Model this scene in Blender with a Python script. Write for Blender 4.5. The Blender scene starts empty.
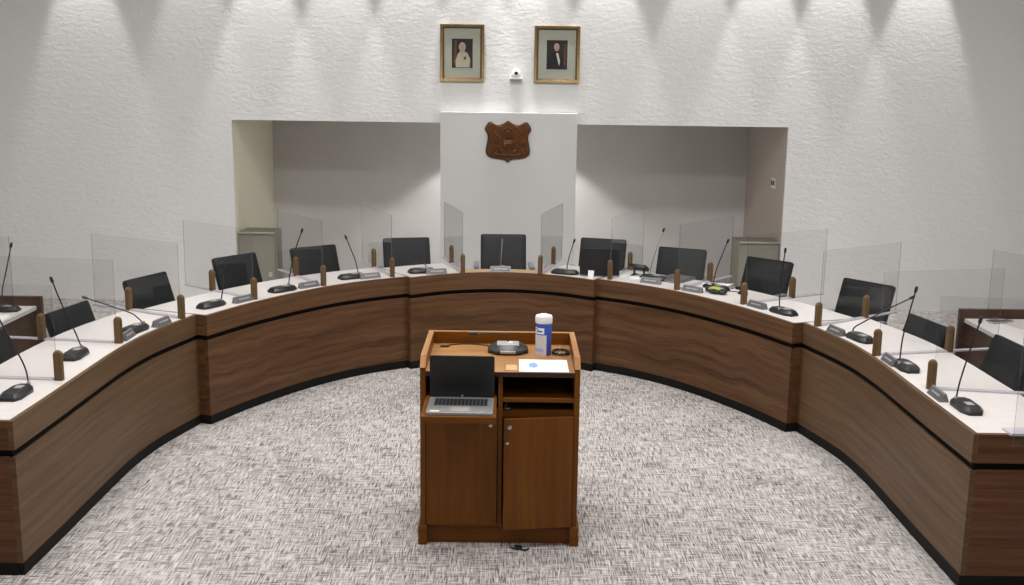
import bpy, bmesh, math, random
from mathutils import Vector, Matrix
random.seed(7)
PI = math.pi
COL = bpy.context.scene.collection

# ------------------------------------------------------------------ materials
def lin(c):
    def f(v):
        v /= 255.0
        return v / 12.92 if v <= 0.04045 else ((v + 0.055) / 1.055) ** 2.4
    return (f(c[0]), f(c[1]), f(c[2]), 1.0)

def new_mat(name):
    m = bpy.data.materials.new(name); m.use_nodes = True
    nt = m.node_tree
    return m, nt, nt.nodes['Principled BSDF']

def setin(b, k, v):
    if k in b.inputs: b.inputs[k].default_value = v

def plain(name, c, rough=0.5, metal=0.0, spec=0.5, var=0.06, vscale=30.0, bump=0.0):
    m, nt, b = new_mat(name)
    tc = nt.nodes.new('ShaderNodeTexCoord'); n = nt.nodes.new('ShaderNodeTexNoise')
    n.inputs['Scale'].default_value = vscale; n.inputs['Detail'].default_value = 3
    nt.links.new(tc.outputs['Object'], n.inputs['Vector'])
    r = nt.nodes.new('ShaderNodeValToRGB')
    a = lin(c)
    r.color_ramp.elements[0].position = 0.3; r.color_ramp.elements[1].position = 0.7
    r.color_ramp.elements[0].color = tuple(x * (1 - var) for x in a[:3]) + (1,)
    r.color_ramp.elements[1].color = tuple(min(1, x * (1 + var)) for x in a[:3]) + (1,)
    nt.links.new(n.outputs['Fac'], r.inputs['Fac']); nt.links.new(r.outputs['Color'], b.inputs['Base Color'])
    b.inputs['Roughness'].default_value = rough; b.inputs['Metallic'].default_value = metal
    setin(b, 'Specular IOR Level', spec)
    if bump:
        bp = nt.nodes.new('ShaderNodeBump'); bp.inputs['Strength'].default_value = bump; bp.inputs['Distance'].default_value = 0.004
        nt.links.new(n.outputs['Fac'], bp.inputs['Height']); nt.links.new(bp.outputs['Normal'], b.inputs['Normal'])
    return m

def wood(name, dark, mid, light, rough=0.45, along=1.3, across=22.0, cath=0.6, spec=0.22, wander=(1.2, 3.2), contrast=(0.28, 0.5, 0.74)):
    """grain runs along u; uv in metres"""
    m, nt, b = new_mat(name)
    L = nt.links.new; N = nt.nodes.new
    uv = N('ShaderNodeUVMap'); oi = N('ShaderNodeObjectInfo')
    off = N('ShaderNodeVectorMath'); off.operation = 'MULTIPLY_ADD'
    cx = N('ShaderNodeCombineXYZ')
    for i, k in enumerate((17.0, 9.0, 5.0)):
        mu = N('ShaderNodeMath'); mu.operation = 'MULTIPLY'; mu.inputs[1].default_value = k
        L(oi.outputs['Random'], mu.inputs[0]); L(mu.outputs[0], cx.inputs[i])
    add = N('ShaderNodeVectorMath'); add.operation = 'ADD'
    L(uv.outputs['UV'], add.inputs[0]); L(cx.outputs[0], add.inputs[1])
    # slow wander of the grain lines
    mp0 = N('ShaderNodeMapping'); mp0.inputs['Scale'].default_value = (wander[0], wander[1], 1)
    L(add.outputs[0], mp0.inputs['Vector'])
    n0 = N('ShaderNodeTexNoise'); n0.inputs['Scale'].default_value = 1.0; n0.inputs['Detail'].default_value = 2
    L(mp0.outputs[0], n0.inputs['Vector'])
    sc = N('ShaderNodeVectorMath'); sc.operation = 'SCALE'; sc.inputs['Scale'].default_value = 0.16 * cath
    L(n0.outputs['Color'], sc.inputs[0])
    ad2 = N('ShaderNodeVectorMath'); ad2.operation = 'ADD'
    L(add.outputs[0], ad2.inputs[0]); L(sc.outputs[0], ad2.inputs[1])
    mp1 = N('ShaderNodeMapping'); mp1.inputs['Scale'].default_value = (along, across, 1)
    L(ad2.outputs[0], mp1.inputs['Vector'])
    n1 = N('ShaderNodeTexNoise'); n1.inputs['Scale'].default_value = 1.0; n1.inputs['Detail'].default_value = 6; n1.inputs['Roughness'].default_value = 0.62
    L(mp1.outputs[0], n1.inputs['Vector'])
    mp2 = N('ShaderNodeMapping'); mp2.inputs['Scale'].default_value = (along * 7, across * 14, 1)
    L(add.outputs[0], mp2.inputs['Vector'])
    n2 = N('ShaderNodeTexNoise'); n2.inputs['Scale'].default_value = 1.0; n2.inputs['Detail'].default_value = 2
    L(mp2.outputs[0], n2.inputs['Vector'])
    mx = N('ShaderNodeMix'); mx.data_type = 'FLOAT'; mx.inputs['Factor'].default_value = 0.28
    L(n1.outputs['Fac'], mx.inputs['A']); L(n2.outputs['Fac'], mx.inputs['B'])
    r = N('ShaderNodeValToRGB'); e = r.color_ramp.elements
    e[0].position = contrast[0]; e[0].color = lin(dark)
    e[1].position = contrast[2]; e[1].color = lin(light)
    k = e.new(contrast[1]); k.color = lin(mid)
    L(mx.outputs['Result'], r.inputs['Fac']); L(r.outputs['Color'], b.inputs['Base Color'])
    b.inputs['Roughness'].default_value = rough; setin(b, 'Specular IOR Level', spec)
    bp = N('ShaderNodeBump'); bp.inputs['Strength'].default_value = 0.12; bp.inputs['Distance'].default_value = 0.001
    L(mx.outputs['Result'], bp.inputs['Height']); L(bp.outputs['Normal'], b.inputs['Normal'])
    return m

def stucco(name, c, strength=0.5):
    m, nt, b = new_mat(name); L = nt.links.new; N = nt.nodes.new
    tc = N('ShaderNodeTexCoord')
    mp = N('ShaderNodeMapping'); mp.inputs['Scale'].default_value = (0.75, 1.0, 1.5)
    L(tc.outputs['Object'], mp.inputs['Vector'])
    n1 = N('ShaderNodeTexNoise'); n1.inputs['Scale'].default_value = 17; n1.inputs['Detail'].default_value = 7; n1.inputs['Roughness'].default_value = 0.6; n1.inputs['Distortion'].default_value = 0.6
    L(mp.outputs[0], n1.inputs['Vector'])
    n2 = N('ShaderNodeTexNoise'); n2.inputs['Scale'].default_value = 1.3; n2.inputs['Detail'].default_value = 2
    L(tc.outputs['Object'], n2.inputs['Vector'])
    mu = N('ShaderNodeMath'); mu.operation = 'MULTIPLY'
    mr = N('ShaderNodeMapRange'); mr.inputs['From Min'].default_value = 0.3; mr.inputs['From Max'].default_value = 0.7; mr.inputs['To Min'].default_value = 0.4; mr.inputs['To Max'].default_value = 1.3
    L(n2.outputs['Fac'], mr.inputs['Value']); L(n1.outputs['Fac'], mu.inputs[0]); L(mr.outputs[0], mu.inputs[1])
    bp = N('ShaderNodeBump'); bp.inputs['Strength'].default_value = strength; bp.inputs['Distance'].default_value = 0.03
    L(mu.outputs[0], bp.inputs['Height']); L(bp.outputs['Normal'], b.inputs['Normal'])
    r = N('ShaderNodeValToRGB'); a = lin(c)
    r.color_ramp.elements[0].color = tuple(x * .95 for x in a[:3]) + (1,); r.color_ramp.elements[1].color = a
    L(n1.outputs['Fac'], r.inputs['Fac']); L(r.outputs['Color'], b.inputs['Base Color'])
    b.inputs['Roughness'].default_value = 0.9; setin(b, 'Specular IOR Level', 0.15)
    return m

def carpet(name):
    m, nt, b = new_mat(name); L = nt.links.new; N = nt.nodes.new
    tc = N('ShaderNodeTexCoord')
    def streak(sx, sy, seed):
        mp = N('ShaderNodeMapping'); mp.inputs['Scale'].default_value = (sx, sy, 1); mp.inputs['Location'].default_value = (seed, seed * 2.3, 0)
        L(tc.outputs['Object'], mp.inputs['Vector'])
        n = N('ShaderNodeTexNoise'); n.inputs['Scale'].default_value = 1; n.inputs['Detail'].default_value = 2.5; n.inputs['Roughness'].default_value = 0.65
        L(mp.outputs[0], n.inputs['Vector'])
        return n
    a = streak(125, 9, 3.1); c = streak(8, 145, 9.7); s = streak(20, 17, 5.5); w = streak(2.0, 2.0, 1.2)
    mr = N('ShaderNodeMapRange'); mr.inputs['From Min'].default_value = 0.40; mr.inputs['From Max'].default_value = 0.60; mr.inputs['To Min'].default_value = 0.15; mr.inputs['To Max'].default_value = 0.75
    L(s.outputs['Fac'], mr.inputs['Value'])
    mx = N('ShaderNodeMix'); mx.data_type = 'FLOAT'
    L(mr.outputs[0], mx.inputs['Factor']); L(a.outputs['Fac'], mx.inputs['A']); L(c.outputs['Fac'], mx.inputs['B'])
    ad = N('ShaderNodeMath'); ad.operation = 'MULTIPLY_ADD'; ad.inputs[1].default_value = 0.12; 
    L(w.outputs['Fac'], ad.inputs[0]); L(mx.outputs['Result'], ad.inputs[2])
    r = N('ShaderNodeValToRGB'); e = r.color_ramp.elements
    e[0].position = 0.45; e[0].color = lin((98, 93, 95))
    e[1].position = 0.65; e[1].color = lin((208, 204, 200))
    k = e.new(0.50); k.color = lin((132, 126, 126))
    k = e.new(0.57); k.color = lin((178, 172, 168))
    L(ad.outputs[0], r.inputs['Fac']); L(r.outputs['Color'], b.inputs['Base Color'])
    b.inputs['Roughness'].default_value = 1.0; setin(b, 'Specular IOR Level', 0.05)
    bp = N('ShaderNodeBump'); bp.inputs['Strength'].default_value = 0.35; bp.inputs['Distance'].default_value = 0.004
    L(mx.outputs['Result'], bp.inputs['Height']); L(bp.outputs['Normal'], b.inputs['Normal'])
    return m

def plexi(name, tint=0.93):
    m = bpy.data.materials.new(name); m.use_nodes = True; nt = m.node_tree; nt.nodes.clear()
    L = nt.links.new; N = nt.nodes.new
    o = N('ShaderNodeOutputMaterial'); t = N('ShaderNodeBsdfTransparent'); g = N('ShaderNodeBsdfGlossy'); mx = N('ShaderNodeMixShader'); f = N('ShaderNodeFresnel')
    t.inputs['Color'].default_value = (tint, tint, tint * 1.0, 1); g.inputs['Roughness'].default_value = 0.03
    f.inputs['IOR'].default_value = 1.33
    ge = N('ShaderNodeNewGeometry'); iv = N('ShaderNodeMath'); iv.operation = 'SUBTRACT'; iv.inputs[0].default_value = 1.0
    mu = N('ShaderNodeMath'); mu.operation = 'MULTIPLY'
    L(ge.outputs['Backfacing'], iv.inputs[1]); L(iv.outputs[0], mu.inputs[0]); L(f.outputs[0], mu.inputs[1])
    L(mu.outputs[0], mx.inputs[0]); L(t.outputs[0], mx.inputs[1]); L(g.outputs[0], mx.inputs[2]); L(mx.outputs[0], o.inputs[0])
    return m

def plexi_edge(name):
    m = bpy.data.materials.new(name); m.use_nodes = True; nt = m.node_tree; nt.nodes.clear()
    L = nt.links.new; N = nt.nodes.new
    o = N('ShaderNodeOutputMaterial'); t = N('ShaderNodeBsdfTransparent'); g = N('ShaderNodeBsdfDiffuse'); mx = N('ShaderNodeMixShader')
    g.inputs['Color'].default_value = lin((120, 116, 122)); mx.inputs[0].default_value = 0.45
    t.inputs['Color'].default_value = (.8, .8, .82, 1)
    L(t.outputs[0], mx.inputs[1]); L(g.outputs[0], mx.inputs[2]); L(mx.outputs[0], o.inputs[0])
    return m

def emit(name, c, s):
    m, nt, b = new_mat(name)
    setin(b, 'Emission Color', lin(c)); setin(b, 'Emission Strength', s)
    return m

M = {}
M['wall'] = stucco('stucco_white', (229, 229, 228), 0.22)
M['paint'] = plain('painted_white', (206, 206, 204), 0.8, var=0.015, vscale=3)
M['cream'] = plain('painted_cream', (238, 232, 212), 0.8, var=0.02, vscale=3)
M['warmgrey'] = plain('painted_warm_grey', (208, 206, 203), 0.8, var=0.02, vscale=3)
M['shaded_taupe'] = plain('taupe_baked_shade', (184, 174, 166), 0.8, var=0.02, vscale=3)  # brownish shade of the right recess wall put into its colour; latches share it
M['wains'] = plain('grey_cabinet', (138, 134, 122), 0.7, var=0.03, vscale=6)
M['ceil'] = plain('ceiling_white', (225, 223, 218), 0.9, var=0.02, vscale=4)
M['carpet'] = carpet('woven_carpet')
M['walnut'] = wood('walnut_panel', (46, 29, 18), (90, 62, 40), (120, 87, 58), rough=0.42, cath=1.25, along=0.9, across=19, wander=(1.7, 1.3))
M['walnut_straight'] = wood('walnut_straight', (70, 51, 34), (95, 72, 50), (116, 91, 65), rough=0.42, along=0.8, across=30, cath=0.35)
M['walnut_band'] = wood('walnut_band', (60, 41, 27), (94, 67, 45), (116, 86, 60), rough=0.42, along=0.9, across=30, cath=0.3)
M['walnut_end'] = wood('walnut_end', (56, 33, 20), (96, 62, 40), (124, 86, 56), rough=0.4, along=0.6, across=34, cath=0.2)
M['post'] = wood('post_wood', (72, 54, 35), (102, 79, 53), (124, 99, 69), rough=0.5, along=2, across=40, cath=0.2)
M['ledge'] = wood('ledge_oak', (150, 122, 90), (184, 156, 122), (206, 180, 148), rough=0.45, along=1.5, across=30, cath=0.3)
M['cherry'] = wood('cherry_veneer', (86, 47, 7), (112, 65, 13), (130, 82, 24), rough=0.42, along=1.0, across=20, cath=0.5, contrast=(.25, .52, .8))
M['cherry_light'] = wood('cherry_top', (132, 90, 52), (160, 115, 70), (182, 138, 90), rough=0.38, along=1.0, across=24, cath=0.4)
M['laminate'] = plain('white_laminate', (216, 210, 207), 0.35, var=0.025, vscale=14)
M['black'] = plain('black_plastic', (22, 22, 24), 0.38, var=0.1)
M['kick'] = plain('black_kick_rubber', (15, 15, 15), 0.65, spec=.2, var=0.1)
M['groove'] = plain('dark_reveal', (10, 8, 7), 0.8, spec=.1, var=0.1)
M['leather'] = plain('black_leather', (27, 30, 31), 0.5, spec=0.28, var=0.1, vscale=180, bump=0.25)
M['mesh'] = plain('grey_arm_plastic', (122, 122, 126), 0.45, var=0.05)
M['chrome'] = plain('brushed_metal', (190, 190, 190), 0.3, metal=1.0, var=0.05)
M['silver'] = plain('silver_plastic', (176, 174, 172), 0.38, metal=0.35, var=0.04)
M['steel'] = plain('stem_dark_metal', (46, 44, 44), 0.4, metal=0.5, var=0.1)
M['stemgrey'] = plain('stem_grey_metal', (140, 138, 136), 0.35, metal=0.6, var=0.05)
M['plate'] = plain('grey_nameplate', (92, 92, 95), 0.4, metal=0.3, var=0.05)
M['holder'] = plain('holder_grey', (128, 126, 128), 0.4, metal=0.3, var=0.05)
M['platetext'] = plain('pale_engraving', (160, 160, 160), 0.5)
M['plexi'] = plexi('clear_acrylic', 0.952)
M['strip'] = plain('lilac_acrylic_and_reflection', (196, 190, 198), .3, var=.03)
M['edge'] = plexi_edge('acrylic_edge')
M['gold'] = plain('gilt_frame', (142, 118, 80), 0.38, metal=0.6, var=0.18, vscale=60)
M['goldin'] = plain('gilt_inner', (104, 80, 50), 0.4, metal=0.5, var=0.2, vscale=60)
M['mat'] = plain('picture_mount', (190, 193, 178), 0.8, var=0.02)
M['matwhite'] = plain('print_border', (226, 226, 220), 0.8, var=0.02)
M['shield'] = wood('carved_shield_wood', (48, 27, 13), (90, 54, 27), (120, 78, 42), rough=0.35, along=5, across=30, cath=0.6)
M['shieldrim'] = plain('shield_dark_rim', (66, 36, 22), 0.35, var=0.1)
M['cam'] = plain('white_camera_plastic', (226, 226, 224), 0.4, var=0.02)
M['paper'] = plain('white_paper', (236, 236, 234), 0.7, var=0.02)
M['screen'] = plain('dark_screen', (20, 21, 22), 0.5, var=0.1)
M['keys'] = plain('dark_keys', (34, 34, 38), 0.5)
M['laptopgrey'] = plain('laptop_silver', (158, 156, 156), 0.35, metal=0.5, var=0.04)
M['darkin'] = plain('dark_interior_wood', (44, 22, 10), 0.6, var=0.1)
M['blue'] = plain('label_blue', (52, 84, 172), 0.4, var=0.05)
M['lightblue'] = plain('label_pale_blue', (160, 182, 222), 0.5, var=0.04)
M['labelgrey'] = plain('label_grey_white', (208, 202, 206), 0.5, var=0.04)
M['whiteplastic'] = plain('white_cap_plastic', (238, 238, 238), 0.4, var=0.02)
M['yellow'] = plain('yellow_green_fabric', (160, 172, 70), 0.6, var=0.15)
M['red'] = plain('red_plastic', (150, 40, 30), 0.5)
M['skin'] = plain('print_skin', (196, 160, 136), 0.7, var=0.05)
M['printbg'] = plain('print_dark_ground', (44, 34, 30), 0.6, var=0.2)
M['printcream'] = plain('print_cream_dress', (202, 192, 168), 0.7, var=0.08)
M['printgrey'] = plain('print_grey_hair', (190, 184, 176), 0.7, var=0.05)
M['printblack'] = plain('print_black_suit', (18, 18, 20), 0.6)
M['printred'] = plain('print_flag_red', (112, 66, 58), 0.7, var=0.3, vscale=90)
M['tan'] = plain('tan_card', (196, 158, 112), 0.6, var=0.08)
M['lamp'] = emit('lamp_lens', (255, 246, 232), 3.0)
M['panel_light'] = emit('panel_diffuser', (255, 248, 238), 3.0)

# ------------------------------------------------------------------ mesh builder
class MB:
    def __init__(s): s.v = []; s.f = []; s.uv = []; s.mi = []
    def quadmesh(s, verts, faces, uvs=None, mi=0):
        o = len(s.v); s.v += [tuple(p) for p in verts]
        for i, f in enumerate(faces):
            s.f.append([o + k for k in f]); s.uv.append(uvs[i] if uvs else None); s.mi.append(mi)
    def box(s, x0, x1, y0, y1, z0, z1, mi=0, mat=None):
        P = [Vector((x, y, z)) for z in (z0, z1) for y in (y0, y1) for x in (x0, x1)]
        if mat: P = [mat @ p for p in P]
        s.quadmesh(P, [(0, 2, 3, 1), (4, 5, 7, 6), (0, 1, 5, 4), (2, 6, 7, 3), (0, 4, 6, 2), (1, 3, 7, 5)], mi=mi)
    def prism(s, poly, z0, z1, mi=0, mat=None, top=None):
        """poly: list of (x,y) ccw; extruded along z; top: optional other outline for z1"""
        n = len(poly); tp = top or poly
        P = [Vector((a, b, z0)) for a, b in poly] + [Vector((a, b, z1)) for a, b in tp]
        if mat: P = [mat @ p for p in P]
        s.quadmesh(P, [tuple(range(n))[::-1], tuple(range(n, 2 * n))] + [(i, (i + 1) % n, n + (i + 1) % n, n + i) for i in range(n)], mi=mi)
    def tube(s, pts, r, seg=8, mi=0, caps=True):
        pts = [Vector(p) for p in pts]; n = len(pts)
        rs = r if isinstance(r, (list, tuple)) else [r] * n
        V = []; up = None
        for i, p in enumerate(pts):
            t = (pts[min(i + 1, n - 1)] - pts[max(i - 1, 0)]).normalized()
            if up is None:
                up = Vector((0, 0, 1)) if abs(t.z) < 0.9 else Vector((1, 0, 0))
            a = t.cross(up).normalized(); b2 = a.cross(t).normalized(); up = b2
            for k in range(seg):
                an = 2 * PI * k / seg
                V.append(p + (a * math.cos(an) + b2 * math.sin(an)) * rs[i])
        F = []
        for i in range(n - 1):
            for k in range(seg):
                F.append((i * seg + k, i * seg + (k + 1) % seg, (i + 1) * seg + (k + 1) % seg, (i + 1) * seg + k))
        if caps: F.append(tuple(range(seg))[::-1]); F.append(tuple((n - 1) * seg + k for k in range(seg)))
        s.quadmesh(V, F, mi=mi)
    def lathe(s, prof, seg=24, mi=0, mat=None):
        """prof: list of (r,z) bottom to top, closed with caps"""
        V = []; n = len(prof)
        for r, z in prof:
            for k in range(seg):
                a = 2 * PI * k / seg; p = Vector((r * math.cos(a), r * math.sin(a), z)); V.append(mat @ p if mat else p)
        F = []
        for i in range(n - 1):
            for k in range(seg):
                F.append((i * seg + k, i * seg + (k + 1) % seg, (i + 1) * seg + (k + 1) % seg, (i + 1) * seg + k))
        F.append(tuple(range(seg))[::-1]); F.append(tuple((n - 1) * seg + k for k in range(seg)))
        s.quadmesh(V, F, mi=mi)
    def ball(s, c, r, seg=12, rings=8, mi=0, sc=(1, 1, 1)):
        prof = [(max(1e-4, math.sin(PI * i / rings)) * r, -math.cos(PI * i / rings) * r) for i in range(rings + 1)]
        s.lathe(prof, seg, mi, Matrix.Translation(c) @ Matrix.Diagonal((sc[0], sc[1], sc[2], 1)))
    def build(s, name, mat, parent=None, world=False, bevel=0, grain='x', smooth=35, bseg=2):
        me = bpy.data.meshes.new(name)
        V = [Vector(p) for p in s.v]; loc = Vector((0, 0, 0))
        if parent is not None and world:
            V = [p - parent.location for p in V]
        if parent is None:
            lo = [min(p[i] for p in V) for i in range(3)]; hi = [max(p[i] for p in V) for i in range(3)]
            loc = Vector(((lo[0] + hi[0]) / 2, (lo[1] + hi[1]) / 2, lo[2])); V = [p - loc for p in V]
        me.from_pydata([tuple(p) for p in V], [], s.f)
        for m in (mat if isinstance(mat, (list, tuple)) else [mat]): me.materials.append(m)
        ul = me.uv_layers.new(name='UVMap')
        me.update()
        g = 'xyz'.index(grain)
        for pi, p in enumerate(me.polygons):
            p.material_index = s.mi[pi]
            uvs = s.uv[pi]
            n = p.normal; ax = max(range(3), key=lambda i: abs(n[i]))
            others = [i for i in range(3) if i != ax]
            if g in others: u_, v_ = g, [i for i in others if i != g][0]
            else: u_, v_ = others
            for k, li in enumerate(p.loop_indices):
                if uvs: ul.data[li].uv = uvs[k]
                else:
                    co = me.vertices[me.loops[li].vertex_index].co
                    ul.data[li].uv = (co[u_], co[v_] + ax * 0.37)
        bm = bmesh.new(); bm.from_mesh(me); bmesh.ops.recalc_face_normals(bm, faces=bm.faces); bm.to_mesh(me); bm.free()
        me.shade_smooth(); me.set_sharp_from_angle(angle=math.radians(smooth))
        o = bpy.data.objects.new(name, me); COL.objects.link(o); o.location = loc
        if parent is not None: o.parent = parent
        if bevel:
            b = o.modifiers.new('soft_edges', 'BEVEL'); b.width = bevel; b.segments = bseg; b.limit_method = 'ANGLE'; b.angle_limit = math.radians(40)
            b.harden_normals = False
        return o

def tag(o, label=None, cat=None, group=None, kind=None):
    if label: o['label'] = label
    if cat: o['category'] = cat
    if group: o['group'] = group
    if kind: o['kind'] = kind
    return o

def thing(name, label, cat, loc=(0, 0, 0), rz=0, group=None):
    o = bpy.data.objects.new(name, None); COL.objects.link(o); o.empty_display_size = 0.1
    o.location = loc; o.rotation_euler = (0, 0, rz)
    return tag(o, label, cat, group)

def dup(root, loc, rz, label=None, group=None):
    r = root.copy(); COL.objects.link(r); r.location = loc; r.rotation_euler = (0, 0, rz)
    if label: r['label'] = label
    if group: r['group'] = group
    for ch in list(root.children):
        c = ch.copy(); COL.objects.link(c); c.parent = r
        for g in list(ch.children):
            d = g.copy(); COL.objects.link(d); d.parent = c
    return r

def struct(name, mb, mat, label=None, **kw):
    o = mb.build(name, mat, **kw); o['kind'] = 'structure'
    return o

def catmull(pts, n=10):
    P = [Vector(p) for p in pts]
    P = [P[0] * 2 - P[1]] + P + [P[-1] * 2 - P[-2]]
    out = []
    for i in range(1, len(P) - 2):
        for k in range(n):
            t = k / n
            a, b, c, d = P[i - 1], P[i], P[i + 1], P[i + 2]
            out.append(0.5 * ((2 * b) + (c - a) * t + (2 * a - 5 * b + 4 * c - d) * t * t + (3 * b - a - 3 * c + d) * t ** 3))
    out.append(P[-2]); return out

# ------------------------------------------------------------------ camera
H_CAM = 2.5783; F_PX = 1088.0; PITCH = 0.192257; ROLL = 0.0136427; YAW = -0.000873
cam = bpy.data.cameras.new('camera'); co = bpy.data.objects.new('camera', cam); COL.objects.link(co)
cam.sensor_fit = 'HORIZONTAL'; cam.sensor_width = 36.0; cam.lens = F_PX * 36.0 / 1024.0
cam.clip_start = 0.05; cam.clip_end = 60
co.matrix_world = Matrix.Translation((0.0807, 0, H_CAM)) @ Matrix.Rotation(YAW, 4, 'Z') @ Matrix.Rotation(PI / 2 - PITCH, 4, 'X') @ Matrix.Rotation(ROLL, 4, 'Z')
bpy.context.scene.camera = co

# ------------------------------------------------------------------ room shell
WY = 12.5; RY = 14.6; XL = -6.2; XR = 6.2; YB = -3.0; ZC = 4.75
OX0, OX1, OZ = -3.12, 3.21, 2.10
m = MB(); m.box(XL - .2, XR + .2, YB - .2, RY + .3, -0.12, 0); struct('floor', m, M['carpet'])
m = MB(); m.box(XL - .2, XR + .2, YB - .2, WY + .3, ZC, ZC + .12); struct('ceiling', m, M['ceil'])
m = MB()
m.box(XL, OX0, WY, WY + .04, 0, ZC); m.box(OX1, XR, WY, WY + .04, 0, ZC); m.box(OX0, OX1, WY, WY + .04, OZ, ZC)
struct('wall_back', m, M['wall'])
m = MB(); m.box(XL - .2, XL, YB, WY + .25, 0, ZC); struct('wall_left', m, M['wall'])
m = MB(); m.box(XR, XR + .2, YB, WY + .25, 0, ZC); struct('wall_right', m, M['wall'])
m = MB(); m.box(XL - .2, XR + .2, YB - .2, YB, 0, ZC); struct('wall_rear', m, M['paint'])
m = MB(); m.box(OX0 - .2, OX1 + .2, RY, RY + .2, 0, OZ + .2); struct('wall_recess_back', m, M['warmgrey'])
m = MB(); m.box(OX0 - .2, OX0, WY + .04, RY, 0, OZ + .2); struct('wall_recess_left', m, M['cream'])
m = MB(); m.box(OX1, OX1 + .2, WY + .04, RY, 0, OZ + .2); struct('wall_recess_right', m, M['shaded_taupe'])
m = MB(); m.box(OX0, OX1, WY + .04, RY, OZ, OZ + .15); struct('ceiling_recess', m, M['ceil'])
m = MB(); m.box(-.74, .80, WY - .12, WY + .5, 0, 2.225); struct('wall_pier', m, M['paint'], bevel=.004)
# low grey cabinets in the two front corners of the recess
for nm, a, b, h_ in (('left', OX0 + .004, -2.695, .80), ('right', 2.735, OX1 - .004, .765)):
    t = thing('low_cabinet', 'low grey cabinet standing in the %s corner of the wall recess' % nm, 'cabinet', ((a + b) / 2, 12.79, 0), 0, 'grey cabinets in the recess')
    w2 = (b - a) / 2
    m = MB(); m.box(-w2, w2, -.20, .22, .06, h_ - .02); m.build('body', M['wains'], t, bevel=.002)
    m = MB(); m.box(-w2, w2, -.225, .22, h_ - .02, h_); m.build('top_board', M['wains'], t, bevel=.002)
    m = MB(); m.box(-w2 + .02, w2 - .02, -.17, .20, 0, .06); m.build('plinth', M['kick'], t)
    m = MB(); m.box(-w2 + .006, w2 - .006, -.218, -.20, .07, h_ - .03); dr_ = m.build('door', M['wains'], t, bevel=.002)
    m = MB(); m.box(w2 - .07, w2 - .03, -.221, -.218, h_ * .35, h_ * .42); m.build('latch', M['shaded_taupe'], dr_)

# ------------------------------------------------------------------ council desk
TOPZ = 0.84
R1 = catmull([(2.45, 5.31), (2.445, 5.8), (2.445, 6.3), (2.44, 6.85), (2.395, 7.32), (2.255, 7.90)], 8)
R2 = catmull([(2.17, 7.87), (1.97, 8.31), (1.71, 8.76), (1.45, 9.11), (1.16, 9.39), (.854, 9.60)], 8)
C3 = catmull([(.82, 9.55), (.55, 9.735), (.28, 9.845), (0, 9.885), (-.28, 9.845), (-.55, 9.735), (-.82, 9.55)], 8)
D1 = Vector((.94, .34)).normalized(); D2 = Vector((.566, .824)).normalized()
def mir(P): return [Vector((-p.x, p.y)) for p in P]
def normals(P, d0, d1):
    N = []
    n = len(P)
    for i in range(n):
        t = (P[min(i + 1, n - 1)] - P[max(i - 1, 0)]).normalized()
        N.append(Vector((t.y, -t.x)))
    # the path runs with the room's outside on its right-hand side
    def blend(k, d):
        for j in range(n):
            w = max(0, 1 - abs(j - k) / 6.0)
            if w > 0: N[j] = (N[j] * (1 - w) + d * w).normalized()
    blend(0, d0); blend(n - 1, d1)
    return N
def arclen(P):
    s = [0.0]
    for i in range(1, len(P)): s.append(s[-1] + (P[i] - P[i - 1]).length)
    return s
def ribbon(mb, P, N, o0, o1, z0, z1, mi=0):
    n = len(P); S = arclen(P)
    V = []
    for i in range(n):
        a = P[i] + N[i] * o0; b = P[i] + N[i] * o1
        V += [(a.x, a.y, z0), (b.x, b.y, z0), (b.x, b.y, z1), (a.x, a.y, z1)]
    F = []; U = []
    for i in range(n - 1):
        p, q = 4 * i, 4 * i + 4
        for k, (va, vb) in enumerate(((0, 1), (1, 2), (2, 3), (3, 0))):
            F.append((p + va, q + va, q + vb, p + vb))
            va_ = [(o0), (o1 + z0), (o1 + z1 - z0), (z1)]
            if k == 0: r = (o0, o1)
            elif k == 1: r = (z0, z1)
            elif k == 2: r = (o1, o0)
            else: r = (z1, z0)
            U.append([(S[i], r[0]), (S[i + 1], r[0]), (S[i + 1], r[1]), (S[i], r[1])])
    F.append((0, 1, 2, 3)); U.append([(o0, z0), (o1, z0), (o1, z1), (o0, z1)])
    e = 4 * (n - 1)
    F.append((e + 3, e + 2, e + 1, e)); U.append([(o0, z1), (o1, z1), (o1, z0), (o0, z0)])
    mb.quadmesh(V, F, U, mi)
def slab(mb, p, d, t, a0, a1, w, z0, z1):
    """upright board from p along d between a0 and a1, w thick towards t"""
    q = [p + d * a0, p + d * a1, p + d * a1 + t * w, p + d * a0 + t * w]
    area = sum(q[i].x * q[(i + 1) % 4].y - q[(i + 1) % 4].x * q[i].y for i in range(4))
    if area < 0: q = q[::-1]
    V = [(v.x, v.y, z) for z in (z0, z1) for v in q]
    U = [[(0, 0)] * 4, [(0, 0), (a1 - a0, 0), (a1 - a0, w), (0, w)]] + [[(0, z0), (a1 - a0, z0), (a1 - a0, z1), (0, z1)]] * 4
    mb.quadmesh(V, [(3, 2, 1, 0), (4, 5, 6, 7), (0, 1, 5, 4), (1, 2, 6, 5), (2, 3, 7, 6), (3, 0, 4, 7)], U)
DEEP = 0.58
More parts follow.
